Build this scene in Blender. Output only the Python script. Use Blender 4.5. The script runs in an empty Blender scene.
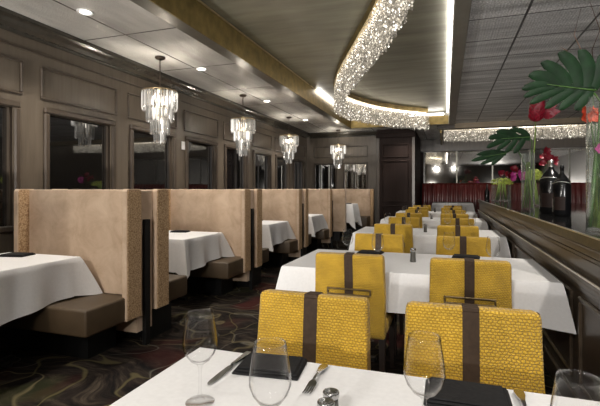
import bpy, bmesh, math, random
from mathutils import Vector, Matrix
R = math.radians
PI = math.pi
random.seed(7)
scn = bpy.context.scene
COL = scn.collection

# ------------------------------------------------------------------ camera
H = 1.28                      # eye height
F = 430.0                     # focal length in pixels of a 600 px wide frame
YAW = math.atan(146 / F)
SN, CS = math.sin(YAW), math.cos(YAW)
cd = bpy.data.cameras.new('camera')
cam = bpy.data.objects.new('camera', cd)
COL.objects.link(cam)
cam.location = (0, 0, H)
cam.rotation_euler = (R(90), 0, YAW)
cd.sensor_width = 36
cd.lens = F / 600 * 36
cd.shift_y = -14 / 600
cd.clip_start = 0.02
cd.clip_end = 60
scn.camera = cam

def at(px, py, z):
    """floor-plan position of the spot at height z seen at a pixel of the photograph"""
    d = (H - z) * F / (py - 189)
    u = (px - 300) / F
    return ((CS * u - SN) * d, (SN * u + CS) * d)

def at_d(px, py, d):
    u = (px - 300) / F
    return Vector(((CS * u - SN) * d, (SN * u + CS) * d, H - (py - 189) / F * d))

# ------------------------------------------------------------------ materials
def mat(name):
    m = bpy.data.materials.new(name)
    m.use_nodes = True
    nt = m.node_tree
    b = nt.nodes['Principled BSDF']
    return m, nt, b

def N(nt, t, **kw):
    n = nt.nodes.new(t)
    for k, v in kw.items():
        if k in n.inputs:
            n.inputs[k].default_value = v
        else:
            setattr(n, k, v)
    return n

def ramp(nt, stops, src=None, interp='LINEAR'):
    r = nt.nodes.new('ShaderNodeValToRGB')
    cr = r.color_ramp
    cr.interpolation = interp
    while len(cr.elements) < len(stops):
        cr.elements.new(0.5)
    for e, (p, c) in zip(cr.elements, stops):
        e.position = p
        e.color = (*c, 1) if len(c) == 3 else c
    if src is not None:
        nt.links.new(src, r.inputs[0])
    return r

def coords(nt, scale=(1, 1, 1), which='Object'):
    tc = nt.nodes.new('ShaderNodeTexCoord')
    mp = nt.nodes.new('ShaderNodeMapping')
    mp.inputs['Scale'].default_value = scale
    nt.links.new(tc.outputs[which], mp.inputs[0])
    return mp.outputs[0]

def plain(name, col, rough=.5, metal=0.0, spec=.5, var=.15, vscale=20, bump=0.0, scale=(1, 1, 1), sheen=0):
    m, nt, b = mat(name)
    v = coords(nt, scale)
    nz = N(nt, 'ShaderNodeTexNoise', Scale=vscale, Detail=4.0)
    nt.links.new(v, nz.inputs['Vector'])
    lo = tuple(c * (1 - var) for c in col)
    hi = tuple(min(1, c * (1 + var)) for c in col)
    r = ramp(nt, [(.3, lo), (.7, hi)], nz.outputs['Fac'])
    nt.links.new(r.outputs[0], b.inputs['Base Color'])
    b.inputs['Roughness'].default_value = rough
    b.inputs['Metallic'].default_value = metal
    b.inputs['Specular IOR Level'].default_value = spec
    if sheen:
        b.inputs['Sheen Weight'].default_value = sheen
    if bump:
        bp = N(nt, 'ShaderNodeBump', Strength=bump, Distance=.01)
        nt.links.new(nz.outputs['Fac'], bp.inputs['Height'])
        nt.links.new(bp.outputs[0], b.inputs['Normal'])
    return m

def emit(name, col, s):
    m, nt, b = mat(name)
    b.inputs['Base Color'].default_value = (*col, 1)
    b.inputs['Emission Color'].default_value = (*col, 1)
    b.inputs['Emission Strength'].default_value = s
    return m

def thin_glass(name, tint=(1, 1, 1), rim=.16, base=.02, edge=.45, glint=0):
    m, nt, b = mat(name)
    nt.nodes.remove(b)
    out = nt.nodes['Material Output']
    tr = N(nt, 'ShaderNodeBsdfTransparent'); tr.inputs[0].default_value = (*tint, 1)
    gl = N(nt, 'ShaderNodeBsdfGlossy', Roughness=.03); gl.inputs[0].default_value = (1, 1, 1, 1)
    lw = N(nt, 'ShaderNodeLayerWeight', Blend=rim)
    pw = N(nt, 'ShaderNodeMath', operation='POWER'); pw.inputs[1].default_value = 3.2
    lw.inputs['Blend'].default_value = .5
    ma = N(nt, 'ShaderNodeMath', operation='MULTIPLY_ADD')
    ma.inputs[1].default_value = rim; ma.inputs[2].default_value = base
    nt.links.new(lw.outputs['Facing'], pw.inputs[0])
    mx = N(nt, 'ShaderNodeMixShader')
    er = ramp(nt, [(0, tint), (.6, tint), (1, tuple(edge * c for c in tint))], lw.outputs['Facing'])  # tint darkened at grazing edges, standing in for refraction
    nt.links.new(er.outputs[0], tr.inputs[0])
    nt.links.new(pw.outputs[0], ma.inputs[0])
    gsh = gl.outputs[0]
    if glint:  # pale diffuse in the sheen paints highlights on the vase walls
        df = N(nt, 'ShaderNodeBsdfDiffuse'); df.inputs[0].default_value = (.85, .87, .85, 1)
        mm = N(nt, 'ShaderNodeMixShader'); mm.inputs[0].default_value = glint
        nt.links.new(gl.outputs[0], mm.inputs[1]); nt.links.new(df.outputs[0], mm.inputs[2]); gsh = mm.outputs[0]
    nt.links.new(ma.outputs[0], mx.inputs[0])
    nt.links.new(tr.outputs[0], mx.inputs[1])
    nt.links.new(gsh, mx.inputs[2])
    nt.links.new(mx.outputs[0], out.inputs['Surface'])
    return m

M = {}
# wood panelling
def wood(name, a, b_, rough=.38, spec=.5, sc=(14, 14, 1.2)):
    m, nt, b = mat(name)
    v = coords(nt, sc)
    nz = N(nt, 'ShaderNodeTexNoise', Scale=1.5, Detail=6.0, Distortion=.6)
    nt.links.new(v, nz.inputs['Vector'])
    r = ramp(nt, [(.25, a), (.75, b_)], nz.outputs['Fac'])
    nt.links.new(r.outputs[0], b.inputs['Base Color'])
    b.inputs['Roughness'].default_value = rough
    b.inputs['Specular IOR Level'].default_value = spec
    return m
M['wall'] = wood('wood_taupe', (.085, .068, .050), (.128, .104, .079))
M['mould'] = wood('wood_moulding', (.045, .034, .026), (.07, .054, .04), .3)
M['crown'] = wood('wood_crown', (.030, .028, .022), (.048, .043, .034), .22, .7)
M['dark_wood'] = wood('wood_dark', (.014, .008, .0065), (.024, .014, .0115), .6, .15)
M['knee'] = wood('wood_knee', (.06, .043, .03), (.095, .07, .048), .3, .6, (1.5, 1.5, 16))
M['pane'] = plain('night_glass', (.006, .006, .006), .03, 0, .9, .1)
M['pane'].node_tree.nodes['Principled BSDF'].inputs['IOR'].default_value = 2.3
M['mirror'] = plain('mirror_glass', (.62, .6, .56), .03, 1, .5, .06, 3)
M['black'] = plain('black_plinth', (.006, .006, .006), .5, 0, .3)
M['iron'] = plain('black_iron', (.012, .011, .01), .4, .2)
M['leg'] = plain('chair_leg_wood', (.018, .011, .008), .35)
M['brass'] = plain('dark_brass', (.36, .27, .15), .3, .9)
M['gold'] = plain('gold_leaf', (.22, .16, .055), .42, .65, .5, .3, 9, .15)
M['bronze'] = plain('dark_bronze', (.05, .035, .025), .35, .6)
M['goldtrim'] = plain('pale_gold_trim', (.6, .5, .32), .3, .8)
M['greybeam'] = plain('grey_beam', (.20, .19, .16), .3, .5, .5, .12, 6)
M['brownbeam'] = plain('brown_beam', (.15, .115, .07), .4, .3, .5, .15, 6)
M['railedge'] = plain('pale_rail_edge', (.85, .8, .7), .3, .5)
M['chrome'] = plain('polished_steel', (.45, .45, .45), .16, 1, .5, .05)
M['linen'] = plain('white_linen', (.73, .725, .725), .85, 0, .2, .03, 60, .05)
M['napkin'] = plain('black_napkin', (.011, .011, .012), .8, 0, .25, .3, 90, .2)
M['stripe'] = plain('brown_band', (.045, .027, .016), .7, 0, .3, .2, 60)
M['taupe'] = plain('taupe_vinyl', (.066, .044, .024), .5, 0, .4, .12, 8)
M['red'] = plain('oxblood_vinyl', (.13, .018, .016), .32, 0, .6, .2, 6)
M['glass'] = thin_glass('clear_glass', (.985, .985, .985), .55, .012)
M['vaseglass'] = thin_glass('vase_glass', (.96, .98, .96), .9, .06, .88, .22)
M['bottle'] = plain('black_bottle_glass', (.004, .004, .0045), .2, 0, .3, .2)
M['silver'] = plain('silver_foil', (.7, .69, .66), .28, 1, .5, .1)
M['palegrey'] = plain('pale_grey', (.42, .41, .38), .7)
M['leaf'] = plain('monstera_green', (.005, .021, .006), .6, 0, .25, .4, 14)
M['stem'] = plain('stem_green', (.045, .10, .02), .5, 0, .4, .35, 30)
M['limestem'] = plain('stem_lime', (.11, .16, .03), .5, 0, .4, .3, 30)
M['palestem'] = plain('stem_pale', (.26, .34, .10), .5, 0, .4, .3, 30)
M['hydra'] = plain('hydrangea_green', (.40, .47, .09), .6, 0, .3, .35, 60)
M['crimson'] = plain('petal_crimson', (.15, .004, .013), .45, 0, .4, .35, 40)
M['magenta'] = plain('petal_magenta', (.36, .03, .19), .5, 0, .4, .3, 40)
M['orange'] = plain('petal_orange', (.60, .07, .03), .5, 0, .4, .3, 40)
M['twig'] = plain('twig_brown', (.13, .07, .04), .6)
M['shaker'] = plain('pepper_body', (.10, .095, .085), .25, .3, .6)
M['granite'] = plain('mottled_granite', (.034, .031, .018), .3, 0, .5, .95, 38)
M['lens'] = emit('lamp_lens', (1, .93, .82), 14)
M['cove'] = emit('cove_strip', (1, .95, .93), 7)
M['tube'] = emit('chandelier_bulb', (1, .93, .8), 2.2)
M['warmstrip'] = emit('ribbon_lamp', (1, .90, .74), 6)

# black polished counter
m, nt, b = mat('black_counter')
b.inputs['Base Color'].default_value = (.012, .012, .012, 1)
b.inputs['Roughness'].default_value = .06
b.inputs['Specular IOR Level'].default_value = .9
M['counter'] = m

# yellow basket weave
def weave(name, swap):
    m, nt, b = mat(name)
    tc = nt.nodes.new('ShaderNodeTexCoord')
    sp = nt.nodes.new('ShaderNodeSeparateXYZ')
    cb = nt.nodes.new('ShaderNodeCombineXYZ')
    nt.links.new(tc.outputs['Object'], sp.inputs[0])
    nt.links.new(sp.outputs['X'], cb.inputs['X'])
    nt.links.new(sp.outputs['Z' if swap else 'Y'], cb.inputs['Y'])
    br = nt.nodes.new('ShaderNodeTexBrick')
    br.inputs['Scale'].default_value = 1
    br.inputs['Brick Width'].default_value = .0135
    br.inputs['Row Height'].default_value = .0098
    br.inputs['Mortar Size'].default_value = .0030
    br.inputs['Mortar Smooth'].default_value = 1
    br.inputs['Color1'].default_value = (.60, .365, .03, 1)
    br.inputs['Color2'].default_value = (.70, .44, .042, 1)
    br.inputs['Mortar'].default_value = (.43, .25, .016, 1)
    ns = N(nt, 'ShaderNodeTexNoise', Scale=60.0, Detail=2.0)
    nt.links.new(tc.outputs['Object'], ns.inputs['Vector'])
    mixv = N(nt, 'ShaderNodeMixRGB', blend_type='ADD'); mixv.inputs[0].default_value = .012
    nt.links.new(cb.outputs[0], mixv.inputs[1]); nt.links.new(ns.outputs['Color'], mixv.inputs[2])
    nt.links.new(mixv.outputs[0], br.inputs['Vector'])
    nz = N(nt, 'ShaderNodeTexNoise', Scale=9.0, Detail=3.0)
    nt.links.new(tc.outputs['Object'], nz.inputs['Vector'])
    rr = ramp(nt, [(.3, (.78, .78, .78)), (.7, (1.1, 1.1, 1.1))], nz.outputs['Fac'])
    mx = N(nt, 'ShaderNodeMixRGB', blend_type='MULTIPLY'); mx.inputs[0].default_value = 1
    nt.links.new(br.outputs['Color'], mx.inputs[1]); nt.links.new(rr.outputs[0], mx.inputs[2])
    nt.links.new(mx.outputs[0], b.inputs['Base Color'])
    b.inputs['Roughness'].default_value = .7
    b.inputs['Specular IOR Level'].default_value = .3
    b.inputs['Sheen Weight'].default_value = .2
    bp = N(nt, 'ShaderNodeBump', Strength=.8, Distance=.004, invert=True)
    nt.links.new(br.outputs['Fac'], bp.inputs['Height'])
    nt.links.new(bp.outputs[0], b.inputs['Normal'])
    return m
M['weave'] = weave('yellow_weave_upright', True)
M['weave_seat'] = weave('yellow_weave_seat', False)

# mottled tan suede and its patterned edge
m, nt, b = mat('tan_suede')
v = coords(nt)
n1 = N(nt, 'ShaderNodeTexNoise', Scale=5.0, Detail=8.0, Roughness=.65, Distortion=.5)
nt.links.new(v, n1.inputs['Vector'])
r = ramp(nt, [(.3, (.46, .325, .215)), (.5, (.58, .43, .305)), (.72, (.68, .525, .385))], n1.outputs['Fac'])
nt.links.new(r.outputs[0], b.inputs['Base Color'])
b.inputs['Roughness'].default_value = .8
b.inputs['Sheen Weight'].default_value = .3
b.inputs['Specular IOR Level'].default_value = .25
M['suede'] = m
m, nt, b = mat('tan_patterned')
v = coords(nt)
n1 = N(nt, 'ShaderNodeTexVoronoi', Scale=85.0)
nt.links.new(v, n1.inputs['Vector'])
r = ramp(nt, [(.12, (.60, .43, .26)), (.5, (.43, .28, .15)), (.8, (.28, .17, .085))], n1.outputs['Distance'])
nt.links.new(r.outputs[0], b.inputs['Base Color'])
b.inputs['Roughness'].default_value = .75
bp = N(nt, 'ShaderNodeBump', Strength=.6, Distance=.004, invert=True)
nt.links.new(n1.outputs['Distance'], bp.inputs['Height']); nt.links.new(bp.outputs[0], b.inputs['Normal'])
M['suede_edge'] = m

# carpet: dark ground, streaks, red and olive patches, winding light lines
m, nt, b = mat('swirl_carpet')
v = coords(nt)
L = nt.links.new
dn = N(nt, 'ShaderNodeTexNoise', Scale=1.3, Detail=2.0)
L(v, dn.inputs['Vector'])
dv = N(nt, 'ShaderNodeMixRGB', blend_type='ADD'); dv.inputs[0].default_value = .9
L(v, dv.inputs[1]); L(dn.outputs['Color'], dv.inputs[2])
sm = N(nt, 'ShaderNodeMapping'); sm.inputs['Scale'].default_value = (3.2, 11, 1); sm.inputs['Rotation'].default_value = (0, 0, .5)
L(dv.outputs[0], sm.inputs[0])
st = N(nt, 'ShaderNodeTexNoise', Scale=1.6, Detail=6.0, Roughness=.7)
L(sm.outputs[0], st.inputs['Vector'])
base = ramp(nt, [(.38, (.006, .005, .005)), (.52, (.020, .015, .012)), (.62, (.040, .031, .023)), (.74, (.075, .06, .042))], st.outputs['Fac'])
pn = N(nt, 'ShaderNodeTexNoise', Scale=1.15, Detail=1.0); L(dv.outputs[0], pn.inputs['Vector'])
pm = ramp(nt, [(.56, (0, 0, 0)), (.63, (1, 1, 1))], pn.outputs['Fac'])
mx1 = N(nt, 'ShaderNodeMixRGB'); mx1.inputs[2].default_value = (.05, .012, .010, 1)
pmm = N(nt, 'ShaderNodeMath', operation='MULTIPLY'); pmm.inputs[1].default_value = .8
L(pm.outputs[0], pmm.inputs[0]); L(pmm.outputs[0], mx1.inputs[0]); L(base.outputs[0], mx1.inputs[1])
gn = N(nt, 'ShaderNodeTexNoise', Scale=1.7, Detail=1.0); L(v, gn.inputs['Vector'])
gm = ramp(nt, [(.60, (0, 0, 0)), (.67, (.35, .35, .35))], gn.outputs['Fac'])
mx2 = N(nt, 'ShaderNodeMixRGB'); mx2.inputs[2].default_value = (.045, .05, .018, 1)
L(gm.outputs[0], mx2.inputs[0]); L(mx1.outputs[0], mx2.inputs[1])
def line(scale, off, lo, hi, colr, prev, amp=1.0):
    mp = N(nt, 'ShaderNodeMapping'); mp.inputs['Location'].default_value = (off, off * .7, off)
    L(dv.outputs[0], mp.inputs[0])
    wn = N(nt, 'ShaderNodeTexNoise', Scale=scale, Detail=1.5, Roughness=.55)
    L(mp.outputs[0], wn.inputs['Vector'])
    c = (lo + hi) / 2
    rr = ramp(nt, [(lo, (0, 0, 0)), (c - .002, (amp,) * 3), (c + .002, (amp,) * 3), (hi, (0, 0, 0))], wn.outputs['Fac'])
    mx = N(nt, 'ShaderNodeMixRGB'); mx.inputs[2].default_value = (*colr, 1)
    L(rr.outputs[0], mx.inputs[0]); L(prev, mx.inputs[1])
    return mx.outputs[0]
o = line(1.1, 3.1, .491, .502, (.17, .14, .075), mx2.outputs[0], .6)
o = line(1.3, 9.7, .503, .511, (.15, .14, .115), o, .6)
o = line(1.0, 17.0, .474, .483, (.13, .11, .05), o, .5)
L(o, b.inputs['Base Color'])
b.inputs['Roughness'].default_value = .95
b.inputs['Specular IOR Level'].default_value = .1
M['carpet'] = m

# ceilings
def metal_ceiling(name, col, rough, metal, tile, wave_s, wave_d, bump, dots=0, off=(0, 0), lo=.72, hi=1.2, speck=0, grid=(.05, .048, .045)):
    m, nt, b = mat(name)
    L = nt.links.new
    tc = nt.nodes.new('ShaderNodeTexCoord')
    mp = N(nt, 'ShaderNodeMapping'); mp.inputs['Location'].default_value = (off[0], off[1], 0)
    L(tc.outputs['Object'], mp.inputs[0])
    v = mp.outputs[0]
    nz = N(nt, 'ShaderNodeTexNoise', Scale=2.5, Detail=5.0)
    mp2 = N(nt, 'ShaderNodeMapping'); mp2.inputs['Scale'].default_value = wave_s
    L(v, mp2.inputs[0]); L(mp2.outputs[0], nz.inputs['Vector'])
    cr = ramp(nt, [(.3, tuple(c * lo for c in col)), (.7, tuple(min(1, c * hi) for c in col))], nz.outputs['Fac'])
    src = cr.outputs[0]
    if speck:
        sn = N(nt, 'ShaderNodeTexNoise', Scale=speck, Detail=2.0); L(v, sn.inputs['Vector'])
        sr = ramp(nt, [(.38, (.62, .62, .62)), (.55, (.95, .95, .95)), (.68, (1.4, 1.4, 1.4))], sn.outputs['Fac'])
        sm_ = N(nt, 'ShaderNodeMixRGB', blend_type='MULTIPLY'); sm_.inputs[0].default_value = 1
        L(src, sm_.inputs[1]); L(sr.outputs[0], sm_.inputs[2]); src = sm_.outputs[0]
    if tile:
        br = nt.nodes.new('ShaderNodeTexBrick')
        br.offset = 0; br.squash = 1
        br.inputs['Scale'].default_value = 1
        br.inputs['Brick Width'].default_value = tile[0]
        br.inputs['Row Height'].default_value = tile[1]
        br.inputs['Mortar Size'].default_value = .011
        br.inputs['Mortar Smooth'].default_value = .1
        L(v, br.inputs['Vector'])
        mx = N(nt, 'ShaderNodeMixRGB'); mx.inputs[2].default_value = (*grid, 1)
        L(br.outputs['Fac'], mx.inputs[0]); L(src, mx.inputs[1]); src = mx.outputs[0]
    L(src, b.inputs['Base Color'])
    b.inputs['Metallic'].default_value = metal
    b.inputs['Roughness'].default_value = rough
    h = nz.outputs['Fac']
    if dots:
        vo = N(nt, 'ShaderNodeTexVoronoi', Scale=dots, Randomness=.25)
        L(v, vo.inputs['Vector'])
        ad = N(nt, 'ShaderNodeMath', operation='MULTIPLY_ADD'); ad.inputs[1].default_value = .35
        L(vo.outputs['Distance'], ad.inputs[0]); L(h, ad.inputs[2]); h = ad.outputs[0]
    bp = N(nt, 'ShaderNodeBump', Strength=bump, Distance=wave_d)
    L(h, bp.inputs['Height']); L(bp.outputs[0], b.inputs['Normal'])
    return m
M['ceil_left'] = metal_ceiling('pressed_metal_pale', (.86, .83, .79), .26, .3, (1.22, 1.22), (1.3, .3, 1), .05, .8, 60, (.55, .2), .62, 1.2, 0, (.2, .19, .18))
M['ceil_coffer'] = metal_ceiling('silver_leaf_olive', (.30, .295, .23), .42, .5, None, (.4, 2.2, 1), .03, .25)
M['ceil_right'] = metal_ceiling('pressed_metal_dark', (.92, .92, .92), .30, .3, (.60, .61), (.3, 2.4, 1), .05, .9, 40, (.54, .1), .42, 1.5, 75)  # broad pale and dark bands paint reflections into the base colour
M['ceil_back'] = metal_ceiling('plain_dark_ceiling', (.13, .12, .115), .45, .3, None, (.5, .5, 1), .01, .1)

# crystal: random glow per piece paints sparkle into the material
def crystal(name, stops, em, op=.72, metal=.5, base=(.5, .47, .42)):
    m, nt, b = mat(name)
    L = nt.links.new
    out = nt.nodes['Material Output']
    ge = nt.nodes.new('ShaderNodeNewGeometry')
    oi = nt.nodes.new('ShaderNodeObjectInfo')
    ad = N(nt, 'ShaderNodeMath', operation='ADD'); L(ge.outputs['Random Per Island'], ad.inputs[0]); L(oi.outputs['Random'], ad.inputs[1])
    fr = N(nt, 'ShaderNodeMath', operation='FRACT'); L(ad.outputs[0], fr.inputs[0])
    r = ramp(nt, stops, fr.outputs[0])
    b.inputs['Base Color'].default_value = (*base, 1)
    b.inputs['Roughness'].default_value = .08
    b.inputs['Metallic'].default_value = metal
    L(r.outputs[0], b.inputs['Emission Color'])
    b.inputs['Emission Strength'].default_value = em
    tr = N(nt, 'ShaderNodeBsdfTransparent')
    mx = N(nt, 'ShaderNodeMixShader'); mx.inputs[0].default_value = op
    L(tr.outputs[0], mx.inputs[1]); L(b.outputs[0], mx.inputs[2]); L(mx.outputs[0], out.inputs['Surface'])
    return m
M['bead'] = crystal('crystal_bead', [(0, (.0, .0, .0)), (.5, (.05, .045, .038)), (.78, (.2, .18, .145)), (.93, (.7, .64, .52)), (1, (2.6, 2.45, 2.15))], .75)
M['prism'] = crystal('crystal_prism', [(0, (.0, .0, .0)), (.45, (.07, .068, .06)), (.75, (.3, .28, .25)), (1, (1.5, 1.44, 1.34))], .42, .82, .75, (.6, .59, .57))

# ------------------------------------------------------------------ mesh helpers
class MB:
    def __init__(s):
        s.bm = bmesh.new()
    def box(s, x0, x1, y0, y1, z0, z1, bev=0, seg=2):
        r = bmesh.ops.create_cube(s.bm, size=1)
        vs = r['verts']
        bmesh.ops.scale(s.bm, vec=(abs(x1 - x0), abs(y1 - y0), abs(z1 - z0)), verts=vs)
        bmesh.ops.translate(s.bm, vec=((x0 + x1) / 2, (y0 + y1) / 2, (z0 + z1) / 2), verts=vs)
        if bev:
            es = list({e for v in vs for e in v.link_edges})
            bmesh.ops.bevel(s.bm, geom=es, offset=bev, segments=seg, affect='EDGES', profile=.5)
        return s
    def lathe(s, prof, n=24, c=(0, 0, 0), sx=1, sy=1):
        rings = []
        for (r, z) in prof:
            if r < 1e-5:
                rings.append([s.bm.verts.new((c[0], c[1], c[2] + z))])
            else:
                rings.append([s.bm.verts.new((c[0] + r * sx * math.cos(2 * PI * k / n), c[1] + r * sy * math.sin(2 * PI * k / n), c[2] + z)) for k in range(n)])
        for a, b_ in zip(rings, rings[1:]):
            for k in range(n):
                k2 = (k + 1) % n
                if len(a) == 1 and len(b_) == 1: continue
                if len(a) == 1: s.bm.faces.new((a[0], b_[k], b_[k2]))
                elif len(b_) == 1: s.bm.faces.new((a[k], a[k2], b_[0]))
                else: s.bm.faces.new((a[k], a[k2], b_[k2], b_[k]))
        return s
    def tube(s, pts, rad, n=8, caps=True):
        pts = [Vector(p) for p in pts]
        rad = rad if isinstance(rad, (list, tuple)) else [rad] * len(pts)
        rings = []
        for i, p in enumerate(pts):
            t = (pts[min(i + 1, len(pts) - 1)] - pts[max(i - 1, 0)]).normalized()
            a = t.cross(Vector((0, 0, 1)))
            if a.length < .05: a = t.cross(Vector((1, 0, 0)))
            a.normalize(); b_ = t.cross(a)
            rings.append([s.bm.verts.new(p + (a * math.cos(2 * PI * k / n) + b_ * math.sin(2 * PI * k / n)) * rad[i]) for k in range(n)])
        for r0, r1 in zip(rings, rings[1:]):
            for k in range(n):
                s.bm.faces.new((r0[k], r0[(k + 1) % n], r1[(k + 1) % n], r1[k]))
        if caps:
            s.bm.faces.new(rings[0][::-1]); s.bm.faces.new(rings[-1])
        return s
    def poly(s, pts):
        s.bm.faces.new([s.bm.verts.new(p) for p in pts]); return s
    def prism(s, outline, z0, z1):
        a = [s.bm.verts.new((x, y, z0)) for x, y in outline]
        b_ = [s.bm.verts.new((x, y, z1)) for x, y in outline]
        n = len(a)
        s.bm.faces.new(a[::-1]); s.bm.faces.new(b_)
        for k in range(n):
            s.bm.faces.new((a[k], a[(k + 1) % n], b_[(k + 1) % n], b_[k]))
        return s
    def bead(s, c, r, h):
        c = Vector(c)
        a0 = random.random() * 1.57
        m_ = [s.bm.verts.new(c + Vector((r * math.cos(a0 + k * PI / 2), r * math.sin(a0 + k * PI / 2), 0))) for k in range(4)]
        t = s.bm.verts.new(c + Vector((0, 0, h))); b_ = s.bm.verts.new(c - Vector((0, 0, h)))
        for k in range(4):
            s.bm.faces.new((m_[k], m_[(k + 1) % 4], t)); s.bm.faces.new((m_[(k + 1) % 4], m_[k], b_))
    def xf(s, mtx):
        bmesh.ops.transform(s.bm, matrix=mtx, verts=s.bm.verts[:]); return s
    def build(s, name, m, parent=None, smooth=False, loc=None):
        bmesh.ops.recalc_face_normals(s.bm, faces=s.bm.faces[:])
        me = bpy.data.meshes.new(name)
        s.bm.to_mesh(me); s.bm.free()
        if smooth:
            for p in me.polygons: p.use_smooth = True
        me.materials.append(m)
        o = bpy.data.objects.new(name, me)
        COL.objects.link(o)
        if parent: o.parent = parent
        if loc: o.location = loc
        return o

def autosmooth(o, ang=40):
    me = o.data
    for p in me.polygons: p.use_smooth = True
    try:
        me.set_sharp_from_angle(angle=R(ang))
    except Exception:
        pass
    return o

def tag(o, label, cat, group=None, kind=None):
    o['label'] = label; o['category'] = cat
    if group: o['group'] = group
    if kind: o['kind'] = kind
    return o

def thing(name, label, cat, loc=(0, 0, 0), rz=0, group=None):
    o = bpy.data.objects.new(name, None)
    o.empty_display_size = .1
    COL.objects.link(o)
    o.location = loc; o.rotation_euler = (0, 0, rz)
    return tag(o, label, cat, group)

def struct(o):
    o['kind'] = 'structure'; return o

def dup(root, label, loc=None, rz=None, group=None):
    r = root.copy(); COL.objects.link(r)
    r['label'] = label
    if group: r['group'] = group
    if loc is not None: r.location = loc
    if rz is not None: r.rotation_euler = (0, 0, rz)
    for ch in list(root.children):
        c = ch.copy(); COL.objects.link(c); c.parent = r
        for g in list(ch.children):
            d = g.copy(); COL.objects.link(d); d.parent = c
    return r

# ------------------------------------------------------------------ room constants
XL = -3.62; YB = 11.25; ZC = 2.80
CX0, CX1, CY1, ZF, ZK = -2.147, .05, 10.1, 2.73, 3.02     # coffer
BX1 = .19
YM = 14.0
PX0, PX1 = -1.68, -.746
YR = -2.4; XR = 5.0

# floor
struct(MB().box(XL - .2, XR + .1, YR - .1, YM + .2, -.1, 0).build('floor', M['carpet']))
struct(MB().box(PX1, XR, 11.5, YM, 0, .16).build('floor_platform', M['carpet']))
struct(MB().box(XL, PX0, 9.08, YB, 0, .15).build('floor_platform', M['carpet']))

# left wall with window openings
wins = [(1.95 + 1.17 * k, 2.79 + 1.17 * k) for k in range(-3, 8)]
w = MB()
w.box(XL - .2, XL, YR, YB + .1, 2.03, ZC + .3)
w.box(XL - .2, XL, YR, YB + .1, 0, .92)
ys = [YR] + [v for a in wins for v in a] + [YB + .1]
for a, b_ in zip(ys[0::2], ys[1::2]):
    if b_ > a: w.box(XL - .2, XL, a, b_, .92, 2.03)
wl = struct(w.build('wall_left', M['wall']))
def rect_mould(y0, y1, z0, z1, wd, dp, parent, name='panel_moulding', m=None, axis='x', base=XL):
    q = MB()
    for (a0, a1, c0, c1) in ((y0, y1, z1 - wd, z1), (y0, y1, z0, z0 + wd), (y0, y0 + wd, z0 + wd, z1 - wd), (y1 - wd, y1, z0 + wd, z1 - wd)):
        if axis == 'x': q.box(base - .002, base + dp, a0, a1, c0, c1, min(wd, dp) * .35, 1)
        else: q.box(a0, a1, base - dp, base + .002, c0, c1, min(wd, dp) * .35, 1)
    return q.build(name, m or M['mould'], parent)
for a, b_ in wins:
    if b_ > .8: rect_mould(a - .075, b_ + .075, 2.125, 2.44, .024, .022, wl)
for i, (a, b_) in enumerate(wins):
    if b_ < .5: continue
    fr = struct(rect_mould(a - .045, b_ + .045, .90, 2.06, .06, .035, None, 'window_%d' % i, M['mould']))
    MB().box(XL - .06, XL - .05, a, b_, .92, 2.03).build('pane', M['pane'], fr)
    q = MB()
    for s_ in (a, b_ - .03): q.box(XL - .055, XL - .02, s_, s_ + .03, .92, 2.03)
    q.box(XL - .055, XL - .02, a, b_, 2.0, 2.03); q.build('sash', M['mould'], fr)

def crown(axis, base, a0, a1, name):
    prof = [(0, 2.66), (.018, 2.66), (.018, 2.685), (.03, 2.69), (.055, 2.72), (.09, 2.745), (.105, 2.765), (.12, 2.77), (.12, ZC + .02), (0, ZC + .02)]
    q = MB(); rows = []
    for t in (a0, a1):
        rows.append([q.bm.verts.new((base + p, t, z) if axis == 'x' else (t, base - p, z)) for p, z in prof])
    n = len(prof)
    for k in range(n):
        q.bm.faces.new((rows[0][k], rows[0][(k + 1) % n], rows[1][(k + 1) % n], rows[1][k]))
    q.bm.faces.new(rows[0]); q.bm.faces.new(rows[1][::-1])
    return struct(q.build(name, M['crown']))
crown('x', XL, YR, YB, 'trim_crown')
crown('y', YB, XL + .1, PX0, 'trim_crown')
struct(MB().box(XL, XL + .014, YR, YB, 2.54, 2.56, .004, 1).build('trim_frieze', M['mould']))
struct(MB().box(XL, XL + .02, YR, YB, 0, .14, .004, 1).build('baseboard_left', M['mould']))

pl_ = MB().box(XL, XL + .012, 5.33, 5.41, 1.85, 1.97, .004, 2).build('wall_plate', M['linen'])
tag(pl_, 'small pale wall plate on the post between two dark windows', 'wall plate')

# back wall behind the booths
def xat(px, Y):
    u = (px - 300) / F
    return (CS * u - SN) / (SN * u + CS) * Y
wb = struct(MB().box(XL - .2, PX0 + .05, YB, YB + .2, 0, ZC + .3).build('wall_back', M['wall']))
for i, (p0, p1) in enumerate(((314, 337), (343, 368))):
    x0, x1 = xat(p0, YB), xat(p1, YB)
    rect_mould(x0, x1, 2.12, 2.42, .022, .02, wb, axis='y', base=YB)
    fr = struct(rect_mould(x0, x1, .9, 1.98, .05, .035, None, 'window_%d' % (20 + i), M['mould'], 'y', YB))
    MB().box(x0 + .03, x1 - .03, YB - .012, YB, .92, 1.95).build('pane', M['mirror'] if i else M['pane'], fr)
    q = MB()
    xs = [x0 + (x1 - x0) * t for t in ((.33, .66) if i == 0 else (.5,))]
    for xx in xs: q.box(xx - .012, xx + .012, YB - .03, YB - .01, .92, 1.95)
    q.build('glazing_bar', M['silver'] if i == 0 else M['mould'], fr)

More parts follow.
